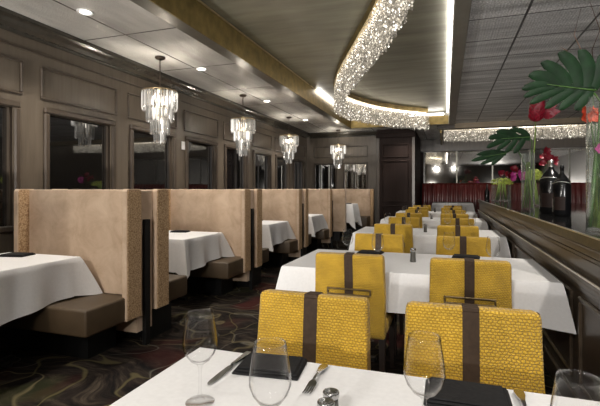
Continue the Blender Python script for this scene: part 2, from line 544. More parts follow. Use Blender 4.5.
# dark panelled pier
YP = 11.08
pier = struct(MB().box(PX0, PX1, YP, YM + .1, 0, ZC + .1).build('wall_pier', M['dark_wood']))
for (z0, z1) in ((2.08, 2.42), (.95, 2.0), (.2, .87)):
    rect_mould(PX0 + .14, PX1 - .14, z0, z1, .03, .022, pier, m=M['dark_wood'], axis='y', base=YP)
for (x0, x1, e) in ((PX0, PX0 + .07, 0), (PX1 - .06, PX1 + .015, 0)):
    MB().box(x0, x1, YP - .025, YP + .03, 0, ZC - .1, .006, 1).build('pier_stile', M['mould'], pier)
MB().box(PX0 - .02, PX1 + .03, YP - .05, YP + .1, ZC - .22, ZC - .1, .012, 2).build('pier_cornice', M['dark_wood'], pier)

# mirror wall at the far end, other walls
wm = struct(MB().box(PX1 - .05, XR, YM, YM + .2, 0, ZC + .4).build('wall_end', M['dark_wood']))
struct(MB().box(PX1, XR, YM - .28, YM, 2.43, 3.0).build('wall_header', M['mould']))
x = PX1 + .08
k = 0
while x < XR - .3:
    x2 = min(x + 1.0, XR - .05)
    mp_ = MB().box(x, x2 - .045, YM - .02, YM, 1.2, 2.43).build('mirror_panel', M['mirror'])
    tag(mp_, ('mirror panel on the end wall above the red banquette beside the dark pier' if k == 0 else
              'mirror panel on the end wall, %s from the dark pier' % ['', 'second', 'third', 'fourth', 'fifth', 'sixth'][k]), 'mirror', 'mirror panels on the end wall')
    struct(MB().box(x2 - .045, x2, YM - .035, YM, 1.2, 2.43, .005, 1).build('trim_mirror', M['greybeam']))
    x = x2; k += 1
struct(MB().box(XR, XR + .2, YR, YM + .2, 0, 3.3).build('wall_right', M['wall']))
struct(MB().box(XL - .2, XR + .2, YR - .2, YR, 0, 3.3).build('wall_rear', M['wall']))

# ceilings and beams
struct(MB().box(XL - .1, CX0 - .1, YR, CY1 + .1, ZC, ZC + .1).build('ceiling', M['ceil_left']))
struct(MB().box(XL - .1, -.1, CY1 + .1, YM, ZC, ZC + .1).build('ceiling', M['ceil_left']))
struct(MB().box(CX0 - .1, CX1 + .1, YR, CY1 + .1, ZK, ZK + .1).build('ceiling', M['ceil_coffer']))
struct(MB().box(BX1 - .05, XR + .1, YR, 10.56, ZC, ZC + .1).build('ceiling', M['ceil_right']))
struct(MB().box(-.1, XR + .1, 10.7, YM + .1, 2.98, 3.08).build('ceiling', M['ceil_back']))
def beam(x0, x1, y0, y1, z0, z1, m, face=None):
    return struct(MB().box(x0, x1, y0, y1, z0, z1, .006, 1).build('beam', m))
beam(CX0 - .16, CX0 - .012, YR, CY1 + .16, ZF, ZK, M['greybeam'])
struct(MB().box(CX0 - .012, CX0, YR, CY1, ZF - .002, ZK).build('trim_fascia', M['gold']))
struct(MB().box(CX0, CX0 + .012, YR, CY1, ZK - .022, ZK - .008).build('trim_bead', M['goldtrim']))
beam(CX0 - .012, BX1, CY1 + .012, CY1 + .16, ZF, ZK, M['greybeam'])
struct(MB().box(CX0, CX1, CY1, CY1 + .012, ZF - .002, ZK - .1).build('trim_fascia', M['gold']))
beam(CX1 + .01, BX1, YR, CY1 + .012, ZF, ZK, M['greybeam'])
# transverse beam over the far end of the bar, second coffer behind it
beam(BX1 + .0, XR, 10.56, 10.8, 2.68, 3.05, M['brownbeam'])
beam(-.2, BX1, 10.56, 10.8, 2.68, 3.05, M['mould'])
struct(MB().box(-.14, -.1, 10.8, 13.7, 2.62, 3.0).build('trim_fascia', M['gold']))
# cove lights tucked in the coffer
def cove(x0, x1, y0, y1, z0, z1, label):
    return tag(MB().box(x0, x1, y0, y1, z0, z1).build('cove_light', M['cove']), label, 'light', 'cove light strips')
cove(CX1 - .03, CX1 - .005, YR + .2, CY1 - .1, ZK - .06, ZK - .002, 'long white cove light strip along the bar side of the raised ceiling')
cove(CX0 + .014, CX0 + .04, 7.2, CY1 - .3, ZK - .05, ZK - .002, 'short white cove light strip on the booth side of the raised ceiling')
cove(-.8, CX1 - .1, CY1 - .035, CY1 - .005, ZK - .09, ZK - .05, 'small white cove light strip at the far end of the raised ceiling')

# ------------------------------------------------------------------ recessed downlights
def spot(loc, e, ang=110, col=(1, .92, .82), rad=.04, blend=.8, tgt=None):
    l = bpy.data.lights.new('lamp', 'SPOT')
    l.energy = e; l.spot_size = R(ang); l.spot_blend = blend; l.color = col; l.shadow_soft_size = rad
    o_ = bpy.data.objects.new('lamp', l); COL.objects.link(o_); o_.location = loc
    if tgt is not None:
        o_.rotation_euler = (Vector(tgt) - Vector(loc)).to_track_quat('-Z', 'Y').to_euler()
    return o_
def point(loc, e, col=(1, .82, .6), rad=.05):
    l = bpy.data.lights.new('lamp', 'POINT')
    l.energy = e; l.color = col; l.shadow_soft_size = rad
    o_ = bpy.data.objects.new('lamp', l); COL.objects.link(o_); o_.location = loc
    return o_
dl = None
def downlight(x, y, z, label, e, ang=115):
    global dl
    if dl is None:
        dl = thing('downlight', label, 'ceiling light', (x, y, z), 0, 'recessed round downlights')
        MB().lathe([(.045, -.004), (.062, -.010), (.068, -.004), (.068, .004)], 24).build('trim_ring', M['linen'], dl)
        MB().lathe([(0, -.003), (.045, -.003)], 24).build('lens', M['lens'], dl)
    else:
        dup(dl, label, (x, y, z))
    spot((x, y, z - .03), e, ang)
for i, y in enumerate((.75, 2.9, 4.75, 6.85, 9.0)):
    if i == 0:
        spot((-2.93, y, ZC - .02), 90)
        continue
    downlight(-2.93, y, ZC, ['', 'round recessed downlight in the pale ceiling above the first tan booth',
              'round recessed downlight just beyond the largest hanging chandelier',
              'round recessed downlight between the second and third hanging chandeliers',
              'round recessed downlight between the third and fourth hanging chandeliers'][i], 75)
downlight(-.98, 10.65, ZC, 'round recessed downlight in the ceiling in front of the dark panelled pier', 40)

# ------------------------------------------------------------------ hanging crystal chandeliers
def make_chandelier(label, loc):
    t = thing('crystal_chandelier', label, 'chandelier', loc, 0, 'hanging crystal chandeliers')
    zt = -.40
    MB().lathe([(0, 0), (.055, 0), (.06, -.012), (.045, -.03), (.015, -.036), (0, -.036)], 20).build('canopy', M['bronze'], t, True)
    MB().tube([(0, 0, -.03), (0, 0, zt + .02)], .006, 8).build('rod', M['bronze'], t, True)
    MB().lathe([(0, .05), (.02, .045), (.03, .02), (.022, 0), (0, -.01)], 14, (0, 0, zt)).build('hub', M['goldtrim'], t, True)
    for k in range(5):
        a = k * PI / 2 + .4
        rr = .07 if k < 4 else 0
        b_ = MB().lathe([(0, -.05), (.016, -.04), (.02, 0), (.01, .045), (0, .05)], 8, (rr * math.cos(a), rr * math.sin(a), zt - (.1 if k < 4 else .32)))
        b_.build('bulb', M['tube'], t, True)
    pr = {}
    for (r_, z0, ln, n) in ((.19, zt, .22, 36), (.145, zt - .16, .19, 27), (.10, zt - .30, .20, 19), (.062, zt - .44, .15, 12)):
        q = MB()
        q.tube([(r_ * math.cos(2 * PI * k / 32), r_ * math.sin(2 * PI * k / 32), z0 + .004) for k in range(33)], .006, 6, False)
        for k in range(4):
            a = k * PI / 2
            q.tube([(0, 0, z0 + .004), (r_ * math.cos(a), r_ * math.sin(a), z0 + .004)], .004, 5)
        ring = q.build('tier_ring', M['brass'], t, True)
        me = None
        for k in range(n):
            a = 2 * PI * k / n
            if ln not in pr:
                c = MB().lathe([(0, 0), (.006, -.006), (.0125, -.022), (.0125, -ln + .03), (.006, -ln + .01), (0, -ln)], 6)
                o_ = c.build('crystal_prism', M['prism'], ring); pr[ln] = o_
            else:
                o_ = pr[ln].copy(); COL.objects.link(o_); o_.parent = ring
            o_.location = (r_ * math.cos(a), r_ * math.sin(a), z0 - random.uniform(0, .006))
            o_.rotation_euler = (0, 0, a + random.uniform(-.3, .3))
    MB().tube([(0, 0, zt), (0, 0, zt - .45)], .006, 8).build('stem', M['brass'], t, True)
    return t
labs = ['tiered crystal chandelier hanging closest to the camera, largest of the four',
        'tiered crystal chandelier second along the row from the largest one',
        'tiered crystal chandelier third along the row over the tan booths',
        'tiered crystal chandelier hanging in front of the end windows, smallest of the four']
spots = [(160, 57), (243, 95), (289, 117), (338, 130)]
ch = None
for lb, (px, py) in zip(labs, spots):
    x, y = at(px, py, ZC)
    if ch is None: ch = make_chandelier(lb, (x, y, ZC))
    else: dup(ch, lb, (x, y, ZC), random.random())
    point((x, y, 2.26), 13, (1, .9, .76), .03)

# ------------------------------------------------------------------ crystal ribbons
ZT, ZB = 2.938, 2.56
def spline(P, n):
    out = []
    P = [Vector(p) for p in P]
    P = [P[0] * 2 - P[1]] + P + [P[-1] * 2 - P[-2]]
    for i in range(1, len(P) - 2):
        for k in range(n):
            t = k / n
            a, b_, c, d = P[i - 1:i + 3]
            out.append(.5 * ((2 * b_) + (c - a) * t + (2 * a - 5 * b_ + 4 * c - d) * t * t + (3 * b_ - a - 3 * c + d) * t ** 3))
    out.append(P[-2])
    return out
def resample(pts, step):
    out = [pts[0]]; acc = 0
    for a, b_ in zip(pts, pts[1:]):
        l = (b_ - a).length
        while acc + l >= step:
            f = (step - acc) / l
            a = a + (b_ - a) * f
            l = (b_ - a).length; acc = 0
            out.append(a.copy())
        acc += l
    return out
def ribbon(path, label, zt, zb, ztop, wdt=.13):
    t = thing('ribbon_chandelier', label, 'chandelier', (path[0].x, path[0].y, zt))
    base = Vector((path[0].x, path[0].y, zt))
    fine = resample(path, .1)
    def side(pts, i):
        tg = (pts[min(i + 1, len(pts) - 1)] - pts[max(i - 1, 0)]); tg.z = 0; tg.normalize()
        return Vector((-tg.y, tg.x, 0))
    def band(half, z0, z1):
        q = MB(); prev = None
        for i, p in enumerate(fine):
            n = side(fine, i)
            v = [q.bm.verts.new((p.x + n.x * s - base.x, p.y + n.y * s - base.y, z)) for s, z in ((-half, z0), (half, z0), (half, z1), (-half, z1))]
            if prev:
                for k in range(4): q.bm.faces.new((prev[k], prev[(k + 1) % 4], v[(k + 1) % 4], v[k]))
            else: q.bm.faces.new(v)
            prev = v
        q.bm.faces.new(prev[::-1])
        return q
    band(wdt / 2 + .012, -.005, ztop - zt).build('track', M['gold'], t)
    band(.03, -.035, -.012).build('lamp_strip', M['warmstrip'], t)
    q = MB()
    st = resample(path, .023)
    for i, p in enumerate(st):
        n = side(st, i)
        for s in (-1, -.45, .1, .6, 1):
            s2 = s + random.uniform(-.12, .12)
            ln = (zt - zb) * (1 - .10 * abs(s)) * random.uniform(.9, 1.02)
            z = -.02 - random.uniform(0, .02)
            j = random.uniform(-.008, .008)
            while z > -ln:
                h = random.uniform(.010, .015)
                q.bead((p.x - base.x + n.x * s2 * wdt / 2 + j, p.y - base.y + n.y * s2 * wdt / 2 + j, z - h), .0088, h)
                z -= 2 * h + .003
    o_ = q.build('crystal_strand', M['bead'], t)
    o_['kind'] = 'stuff'
    return t, fine
tops = [(404, -45), (396, -22), (385, 0), (374, 20), (363, 38), (352, 56), (343, 72), (338.5, 86), (340, 93.5), (348, 98.5), (360, 102.5), (376, 106.5), (398, 110), (427, 113)]
pp = []
for px, py in tops:
    x, y = at(px, py, ZT); pp.append((x, y, 0))
path = spline(pp, 10)
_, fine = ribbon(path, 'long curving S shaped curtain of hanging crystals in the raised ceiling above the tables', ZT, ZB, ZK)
path2 = spline([(-.05, 12.05, 0), (.9, 12.25, 0), (1.9, 12.3, 0), (3.0, 12.2, 0), (4.2, 11.9, 0), (4.9, 11.6, 0)], 10)
_, fine2 = ribbon(path2, 'straight curtain of hanging crystals beyond the cross beam at the far end of the bar', 2.90, 2.53, 2.98)

# ------------------------------------------------------------------ tablecloths and tables
def cloth(hx, hy, drop, fold=.03, flare=.06, seed=0, corner=.10, front=0):
    rnd = random.Random(seed)
    bm = bmesh.new()
    per = []
    rc = .015
    NS = 26
    def seg(a, b_):
        for k in range(NS): per.append(Vector(a).lerp(Vector(b_), k / NS))
    cs = [(-hx, -hy), (hx, -hy), (hx, hy), (-hx, hy)]
    for k in range(4): seg(cs[k], cs[(k + 1) % 4])
    ph = [rnd.random() * 6 for _ in range(6)]
    n = len(per)
    lev = [0, .04, .15, .3, .5, .75, 1.0]
    rings = []
    for t in lev:
        ring = []
        for i, p in enumerate(per):
            sd, k = divmod(i, NS)
            s = k / NS
            dc = min(s, 1 - s) * 2                      # 0 at a corner, 1 mid side
            nrm = [Vector((0, -1)), Vector((1, 0)), Vector((0, 1)), Vector((-1, 0))][sd]
            cdir = Vector((math.copysign(1, p.x), math.copysign(1, p.y))).normalized()
            c = max(0, 1 - dc / .22)
            dirv = (nrm * (1 - c) + cdir * c)
            w = math.sin(i * .55 + ph[0]) * .5 + math.sin(i * .31 + ph[1]) * .5
            off = .006 * min(1, t / .04) + flare * .35 * t + fold * t * w * (1 - c) + (flare * 1.1) * t * c * c + fold * .9 * t * math.cos(min(1, dc / .25) * PI) * (1 if dc < .25 else 0) * .5
            z = -(drop + front * (.5 - p.y / (2 * hy))) * t - corner * c * t * t
            if t == .04: z = -.012
            q = p + dirv * max(off, .004 if t else 0)
            ring.append(bm.verts.new((q.x, q.y, z)))
        rings.append(ring)
    bm.faces.new(rings[0])
    for a, b_ in zip(rings, rings[1:]):
        for k in range(n):
            bm.faces.new((a[k], b_[k], b_[(k + 1) % n], a[(k + 1) % n]))
    q = MB(); q.bm.free(); q.bm = bm
    return q
def make_table(name, label, hx, hy, loc, ht, group, br=.2):
    t = thing(name, label, 'table', loc, 0, group)
    MB().box(-hx + .012, hx - .012, -hy + .012, hy - .012, ht - .04, ht - .008, .006, 1).build('tabletop', M['dark_wood'], t)
    for sx in ((-1, 1) if hx > .6 else (0,)):
        x = sx * hx * .55
        MB().lathe([(0, .03), (.03, .03), (.03, ht - .04)], 14, (x, 0, 0)).build('pedestal', M['iron'], t, True)
        MB().box(x - br, x + br, -.03, .03, 0, .03, .008, 1).box(x - .03, x + .03, -br, br, 0, .03, .008, 1).build('base', M['iron'], t)
    return t
def lay(hx, hy, drop, loc, ht, label, group, seed, **kw):
    c = cloth(hx, hy, drop, seed=seed, **kw).build('tablecloth', M['linen'])
    autosmooth(c, 50)
    c.location = (loc[0], loc[1], loc[2] + ht)
    return tag(c, label, 'tablecloth', group)

TH = .75
PITCH = 2.39
ordn = ['first', 'second', 'third', 'fourth', 'fifth', 'sixth']
T = []
T.append((-.78, .60, .40, 1.255, 0))
for k in range(4):
    T.append((-1.07, .62, 2.77 + PITCH * k, 3.645 + PITCH * k, 0))
T.append((-.34, .66, 12.0, 12.8, .16))
for k, (x0, x1, y0, y1, z) in enumerate(T):
    c = ((x0 + x1) / 2, (y0 + y1) / 2, z)
    hx, hy = (x1 - x0) / 2, (y1 - y0) / 2
    where = ['in front of the camera', 'second along the bar wall', 'third along the bar wall', 'fourth along the bar wall',
             'fifth along the bar wall', 'by the red banquette'][k]
    make_table('dining_table', 'dark pedestal dining table under the white cloth ' + where, hx, hy, c, TH, 'dining tables along the bar wall')
    lay(hx, hy, .245, c, TH, 'white cloth draped over the dining table ' + where, 'white cloths on the dining tables', k, fold=.018, flare=.045 if k else .03, corner=.02)

# ------------------------------------------------------------------ dining chairs
def make_chair(label, loc, rz):
    t = thing('dining_chair', label, 'chair', loc, rz, 'yellow woven dining chairs')
    # back faces -Y (front of the chair towards -Y), slight recline
    bm_ = MB()
    prof = [(-.219, .36), (-.219, .62), (-.215, .86), (-.207, .879), (.207, .879), (.215, .86), (.219, .62), (.219, .36)]
    vs = []
    for y_ in (-.035, .035):
        vs.append([bm_.bm.verts.new((x, y_, z)) for x, z in prof])
    n = len(prof)
    bm_.bm.faces.new(vs[0]); bm_.bm.faces.new(vs[1][::-1])
    for k in range(n): bm_.bm.faces.new((vs[0][k], vs[0][(k + 1) % n], vs[1][(k + 1) % n], vs[1][k]))
    bmesh.ops.bevel(bm_.bm, geom=bm_.bm.edges[:], offset=.016, segments=3, affect='EDGES', profile=.5)
    rec = Matrix.Translation((0, .0, .4)) @ Matrix.Rotation(R(-5), 4, 'X') @ Matrix.Translation((0, 0, -.4))
    rec = Matrix.Translation((0, .235, 0)) @ rec
    bm_.xf(rec)
    autosmooth(bm_.build('backrest', M['weave'], t), 35)
    s = MB().box(-.0265, .0265, -.0375, -.033, .37, .865).box(-.0265, .0265, .033, .0375, .37, .865).box(-.0265, .0265, -.0375, .0375, .865, .8812, .002, 1)
    s.xf(rec); s.build('brown_stripe', M['stripe'], t)['label'] = 'dark brown fabric stripe down the middle'
    q = MB()
    for (x0, x1, z0, z1) in ((-.138, .138, .664, .673), (-.138, .138, .628, .637), (-.138, -.129, .637, .664), (.129, .138, .637, .664)):
        q.box(x0, x1, .038, .05, z0, z1, .002, 1)
    q.xf(rec); q.build('pull_handle', M['brass'], t)['label'] = 'dark brass rectangular pull handle'
    autosmooth(MB().box(-.225, .225, -.27, .215, .37, .475, .03, 3).build('seat', M['weave_seat'], t), 40)
    for sx in (-1, 1):
        for (y, lean) in ((-.235, 0), (.215, .05)):
            p = [(sx * .195, y, .38), (sx * .2, y + lean, 0)]
            q = MB()
            a = [q.bm.verts.new((p[0][0] + dx * .02, p[0][1] + dy * .02, p[0][2])) for dx, dy in ((-1, -1), (1, -1), (1, 1), (-1, 1))]
            b_ = [q.bm.verts.new((p[1][0] + dx * .014, p[1][1] + dy * .014, 0)) for dx, dy in ((-1, -1), (1, -1), (1, 1), (-1, 1))]
            for k in range(4): q.bm.faces.new((a[k], a[(k + 1) % 4], b_[(k + 1) % 4], b_[k]))
            q.bm.faces.new(a); q.bm.faces.new(b_)
            q.build('leg', M['leg'], t)
    return t
chair = None
def put_chair(x, yback, facing_cam, label, rz=0):
    """yback: the Y of the middle of the back at mid height"""
    global chair
    off = .25
    loc = (x, yback - off, 0) if facing_cam else (x, yback + off, 0)
    rz = rz if facing_cam else PI + rz
    if chair is None: chair = make_chair(label, loc, rz)
    else: dup(chair, label, loc, rz)
put_chair(-.488, 1.56, True, 'yellow woven chair facing the camera across the first table, on the aisle side', R(-1))
put_chair(.083, 1.56, True, 'yellow woven chair facing the camera across the first table, beside the bar wall', R(1))
for k in range(1, 5):
    x0, x1, y0, y1, z = T[k]
    nm = ordn[k]
    rj = random.Random(40 + k)
    for x, sd in ((-.575, 'on the aisle side'), (.13, 'beside the bar wall')):
        j = rj.uniform(-.02, .02) if k > 1 else (.008 if x < 0 else .0)
        put_chair(x + j, y0 - .115, False, 'yellow woven chair backing the camera at %s table, %s' % (nm, sd), R(rj.uniform(-1.2, 1.2)))
        put_chair(x - j + .01, y1 + .22, True, 'yellow woven chair facing the camera across the %s table, %s' % (nm, sd), R(rj.uniform(-1.2, 1.2)))

# ------------------------------------------------------------------ table settings
def make_glass(label, loc, group):
    t = thing('wine_glass', label, 'glass', loc, 0, group)
    gz = .975
    MB().lathe([(0, .006), (.012, .005), (.034, .0015), (.036, 0), (0, 0)], 32).build('foot', M['glass'], t, True)
    MB().lathe([(.012, .005), (.006, .012), (.0038, .03), (.0036, .07), (.005, .088), (.010, .095)], 16).build('stem', M['glass'], t, True)
    MB().lathe([(.010, .095), (.024, .104), (.036, .120), (.0425, .138), (.0425, .152), (.040, .172), (.035, .205), (.0325, .222), (.0318, .222), (.0342, .205), (.0392, .172), (.0416, .150), (.0415, .139), (.035, .121), (.023, .106), (0, .099)], 36).build('bowl', M['glass'], t, True)
    return t
def g_at(px, py_rim, d, z=.972):
    v = at_d(px, py_rim, d); return (v.x, v.y)
wg = None
def put_glass(x, y, label, z=TH, group='stemmed wine glasses'):
    global wg
    if wg is None: wg = make_glass(label, (x, y, z + .001), group)
    else: dup(wg, label, (x, y, z + .001), 0)
def napk(x, y, rz, label, z=TH, s=1.0):
    q = MB()
    hx, hy = .105 * s, .075 * s
    q.prism([(-hx, -hy), (hx, -hy), (hx, hy), (-hx, hy)], 0, .006)
    q.prism([(-hx + .006, -hy + .006), (hx - .004, -hy + .008), (hx - .004, hy - .004), (-hx + .006, hy - .004)], .006, .012)
    q.prism([(-hx + .012, -hy + .014), (hx - .012, -hy + .016), (hx - .014, hy - .008), (-hx + .012, hy - .008)], .012, .017)
    bmesh.ops.bevel(q.bm, geom=q.bm.edges[:], offset=.0025, segments=1, affect='EDGES')
    o_ = q.build('folded_napkin', M['napkin'])
    o_.location = (x, y, z + .001); o_.rotation_euler = (0, 0, rz)
    return tag(o_, label, 'napkin', 'folded black napkins')
put_glass(*at(200, 402, TH), 'clear stemmed wine glass beside the knife at the open corner of the first table')
put_glass(-.333, .795, 'clear stemmed wine glass in front of the black napkin and fork on the first table')
put_glass(-.043, .936, 'clear stemmed wine glass between the salt shakers and the second black napkin')
put_glass(.205, .81, 'clear stemmed wine glass by the lone fork handle beside the bar wall')
napk(*at(271, 368, TH), R(6), 'folded black napkin between knife and fork on the first table', s=.93)
napk(*at(467, 399, TH), R(0), 'folded black napkin on the first table beside the bar wall', s=.98)

# cutlery
def cutlery(a, b_, z=TH):
    """frame with +Y along the piece from a (handle end) to b"""
    a = Vector((*a, z + .002)); b_ = Vector((*b_, z + .002))
    d = b_ - a
    return a, math.atan2(d.y, d.x) - PI / 2, d.length
def strip(q, rows, th):
    """rows: (y, half width, z)"""
    pv = None
    for (y, w, z) in rows:
        v = [q.bm.verts.new(p) for p in ((-w, y, z), (w, y, z), (w, y, z + th), (-w, y, z + th))]
        if pv is None: q.bm.faces.new(v)
        else:
            for k in range(4): q.bm.faces.new((pv[k], pv[(k + 1) % 4], v[(k + 1) % 4], v[k]))
        pv = v
    q.bm.faces.new(pv[::-1])
def make_knife(a, b_, label):
    p, rz, ln = cutlery(a, b_)
    t = thing('table_knife', label, 'knife', p, rz)
    s = ln / .22
    q = MB(); strip(q, [(0, .007, 0), (.01, .0085, 0), (.06, .0065, .001), (.095, .0045, .002), (.10, .0045, .002)], .006)
    q.xf(Matrix.Scale(s, 4)); autosmooth(q.build('handle', M['chrome'], t), 60)
    q = MB(); strip(q, [(.10, .004, .003), (.11, .008, .002), (.16, .0095, .001), (.20, .008, .001), (.215, .005, .001), (.22, .001, .001)], .002)
    q.xf(Matrix.Scale(s, 4)); q.build('blade', M['chrome'], t)
    return t
def make_fork(a, b_, label):
    p, rz, ln = cutlery(a, b_)
    t = thing('table_fork', label, 'fork', p, rz)
    s = ln / .20
    q = MB(); strip(q, [(0, .007, .003), (.012, .013, .004), (.035, .0115, .006), (.07, .006, .010), (.11, .0035, .011), (.125, .004, .010)], .004)
    q.xf(Matrix.Scale(s, 4)); autosmooth(q.build('handle', M['chrome'], t), 60)
    q = MB(); strip(q, [(.125, .004, .010), (.135, .011, .006), (.15, .0125, .003), (.155, .0125, .003)], .0025)
    q.xf(Matrix.Scale(s, 4)); autosmooth(q.build('head', M['chrome'], t), 60)
    for k in range(4):
        q = MB(); strip(q, [(.155, .0021, .003), (.18, .0018, .001), (.20, .0008, .004)], .002)
        q.xf(Matrix.Translation((0, 0, 0)) @ Matrix.Scale(s, 4) @ Matrix.Translation(((k - 1.5) * .0068, 0, 0))); q.build('tine', M['chrome'], t)
    return t
make_knife(at(249, 354, TH), at(208, 386, TH), 'polished steel table knife lying beside the first black napkin')
fk = make_fork(at(325, 367, TH), at(306, 396, TH), 'polished steel fork lying between the black napkin and the shakers')
a = at(518, 393, TH)
make_fork(a, (a[0], a[1] - .2), 'polished steel fork with only its handle end showing beside the second napkin')

def make_shaker(label, loc, group, small=False):
    t = thing('salt_shaker', label, 'shaker', loc, 0, group)
    MB().lathe([(0, 0), (.017, 0), (.0175, .004), (.0155, .02), (.0145, .036), (.0145, .046), (0, .046)], 20).build('body', M['shaker'], t, True)
    MB().lathe([(.0155, .044), (.0165, .047), (.0165, .055), (.0155, .058), (.0125, .059), (.0105, .0555), (0, .0545)], 20).build('cap', M['chrome'], t, True)['label'] = 'polished steel cap'
    return t
z = TH + .058
sx, sy = at(331, 391.5, z)
sh = make_shaker('small steel capped shaker on the first table, just beyond its twin', (sx, sy, TH + .001), 'salt and pepper shakers')
sx, sy = at(325.8, 401.5, z)
dup(sh, 'small steel capped shaker on the first table, in front of its twin', (sx, sy, TH + .001), 0)
for o_ in bpy.data.objects:
    if o_.name.startswith('salt_shaker'): o_.scale = (1.18, 1.18, 1.0)
# table 2-5 settings
for k in range(1, 5):
    x0, x1, y0, y1, z = T[k]; nm = ordn[k]
    s = thing if False else None
    t = dup(sh, 'dark pepper mill standing alone in the middle of the %s table' % nm, at(413, 262, TH) + (TH + .001,) if k == 1 else (-.24, (y0 + y1) / 2 - .1, TH + .001), 0)
    t.scale = (1.25, 1.25, 1.7)
    for x, sd in ((-.59, 'aisle-side'), (.145, 'bar-side')):
        put_glass(x - .125, y0 + .47, 'clear wine glass before the %s chair beyond %s table' % (sd, nm))
        put_glass(x + .14, y0 + .24, 'clear wine glass before the %s chair on the camera side of %s table' % (sd, nm))
        napk(x + .0, y1 - .1, R(random.uniform(-6, 6)), 'folded black napkin set for the %s chair beyond the %s table' % (sd, nm), s=.95)
x0, x1, y0, y1, z = T[5]
for i, x in enumerate((-.15, .1, .35, .55)):
    put_glass(x, y0 + .35 + .1 * (i % 2), 'clear wine glass standing on the cloth by the red banquette', TH + z, 'wine glasses by the red banquette')

# ------------------------------------------------------------------ tan booths
WX = -2.31                      # aisle face of the wings
BX0 = -3.50
def make_bench(label, loc, rz):
    """local: back in the plane y 0..0.08, seat towards -y; x from 0 (wall) to 1.19 (aisle)"""
    t = thing('booth_bench', label, 'booth seat', loc, rz, 'tan high backed booth benches')
    Wd = WX - BX0
    autosmooth(MB().box(.05, Wd - .05, 0, .06, .255, 1.275, .012, 2).build('back', M['suede'], t))
    for x0, x1, lb in ((0, .055, 'w'), (Wd - .055, Wd, 'a')):
        q = MB()
        prof = [(-.10, .265), (-.10, 1.26), (-.085, 1.28), (.05, 1.28), (.065, 1.26), (.065, .265)]
        va = [q.bm.verts.new((x0 + .008, y, z)) for y, z in prof]; vb = [q.bm.verts.new((x1 - .004, y, z)) for y, z in prof]
        n = len(prof); q.bm.faces.new(va); q.bm.faces.new(vb[::-1])
        for k in range(n): q.bm.faces.new((va[k], va[(k + 1) % n], vb[(k + 1) % n], vb[k]))
        wg_ = q.build('wing', M['suede'], t)
        e = MB()
        for xx0, xx1 in ((x0, x0 + .008), (x1 - .004, x1 + .004)):
            p2 = [(-.092, .27), (-.092, 1.255), (-.08, 1.272), (.045, 1.272), (.058, 1.255), (.058, .27)]
            va = [e.bm.verts.new((xx0, y, z)) for y, z in p2]; vb = [e.bm.verts.new((xx1, y, z)) for y, z in p2]
            e.bm.faces.new(va); e.bm.faces.new(vb[::-1])
            for k in range(6): e.bm.faces.new((va[k], va[(k + 1) % 6], vb[(k + 1) % 6], vb[k]))
        e.build('wing_face', M['suede_edge'], wg_)['label'] = 'patterned brown fabric face of the wing'
    autosmooth(MB().box(.06, Wd - .02, -.48, .0, .255, .445, .018, 3).build('seat', M['taupe'], t))
    MB().box(.08, Wd - .24, -.24, .05, 0, .26).build('plinth', M['black'], t)
    return t
YA = 2.79; PB = 2.03
bench = None
nth = ['first', 'second', 'third', 'fourth']
for k in range(4):
    y = YA + PB * k
    lb = 'tan booth bench facing the camera in the %s booth, taupe seat in front' % nth[k]
    if bench is None: bench = make_bench(lb, (BX0, y, 0), 0)
    else: dup(bench, lb, (BX0, y, 0), 0)
for k in range(3):
    y = YA + PB * k + .33
    dup(bench, 'tan booth bench turned away from the camera, backing onto the %s booth' % nth[k], (WX, y, 0), PI)
dup(bench, 'tan booth bench turned away from the camera, at the very edge of the picture', (WX, YA - PB + .33, 0), PI)
# dividers between back to back benches
for k in range(4):
    y = YA + PB * k + .068
    t = thing('booth_divider', 'tan divider panel with a dark post between the booth backs behind the %s booth' % nth[k], 'divider', (BX0, y, 0), 0, 'dividers between booth backs')
    Wd = WX - BX0
    MB().box(.03, Wd - .045, 0, .19, .9, 1.27, .006, 1).build('panel', M['suede'], t)
    MB().box(.03, Wd - .05, .0, .19, .12, .9).build('infill', M['suede'], t)
    MB().box(Wd - .05, Wd - .012, .065, .125, 0, 1.03, .004, 1).build('post', M['black'], t)
# end booth on its own low step
YE = YA + PB * 3 + .27
t = thing('booth_screen', 'plain wide tan screen panel closing the last booth, wider than the benches', 'divider', (BX0, YE, .15))
autosmooth(MB().box(0, -2.07 - BX0, 0, .12, .2, 1.13, .015, 2).build('panel', M['suede'], t))
MB().box(.03, -2.2 - BX0, .02, .10, 0, .2).build('plinth', M['black'], t)
t = thing('booth_bench', 'tan end booth bench against the back wall beside the dark pier', 'booth seat', (BX0, 10.9, .15), 0, 'tan high backed booth benches')
Wd = -1.74 - BX0
autosmooth(MB().box(0, Wd - .06, 0, .08, .2, 1.13, .012, 2).build('back', M['suede'], t))
autosmooth(MB().box(Wd - .065, Wd, -.1, .08, .2, 1.13, .012, 2).build('wing', M['suede_edge'], t))
autosmooth(MB().box(.0, Wd - .07, -.5, 0, .2, .45, .018, 3).build('seat', M['taupe'], t))
MB().box(.03, Wd - .12, -.42, .05, 0, .2).build('plinth', M['black'], t)

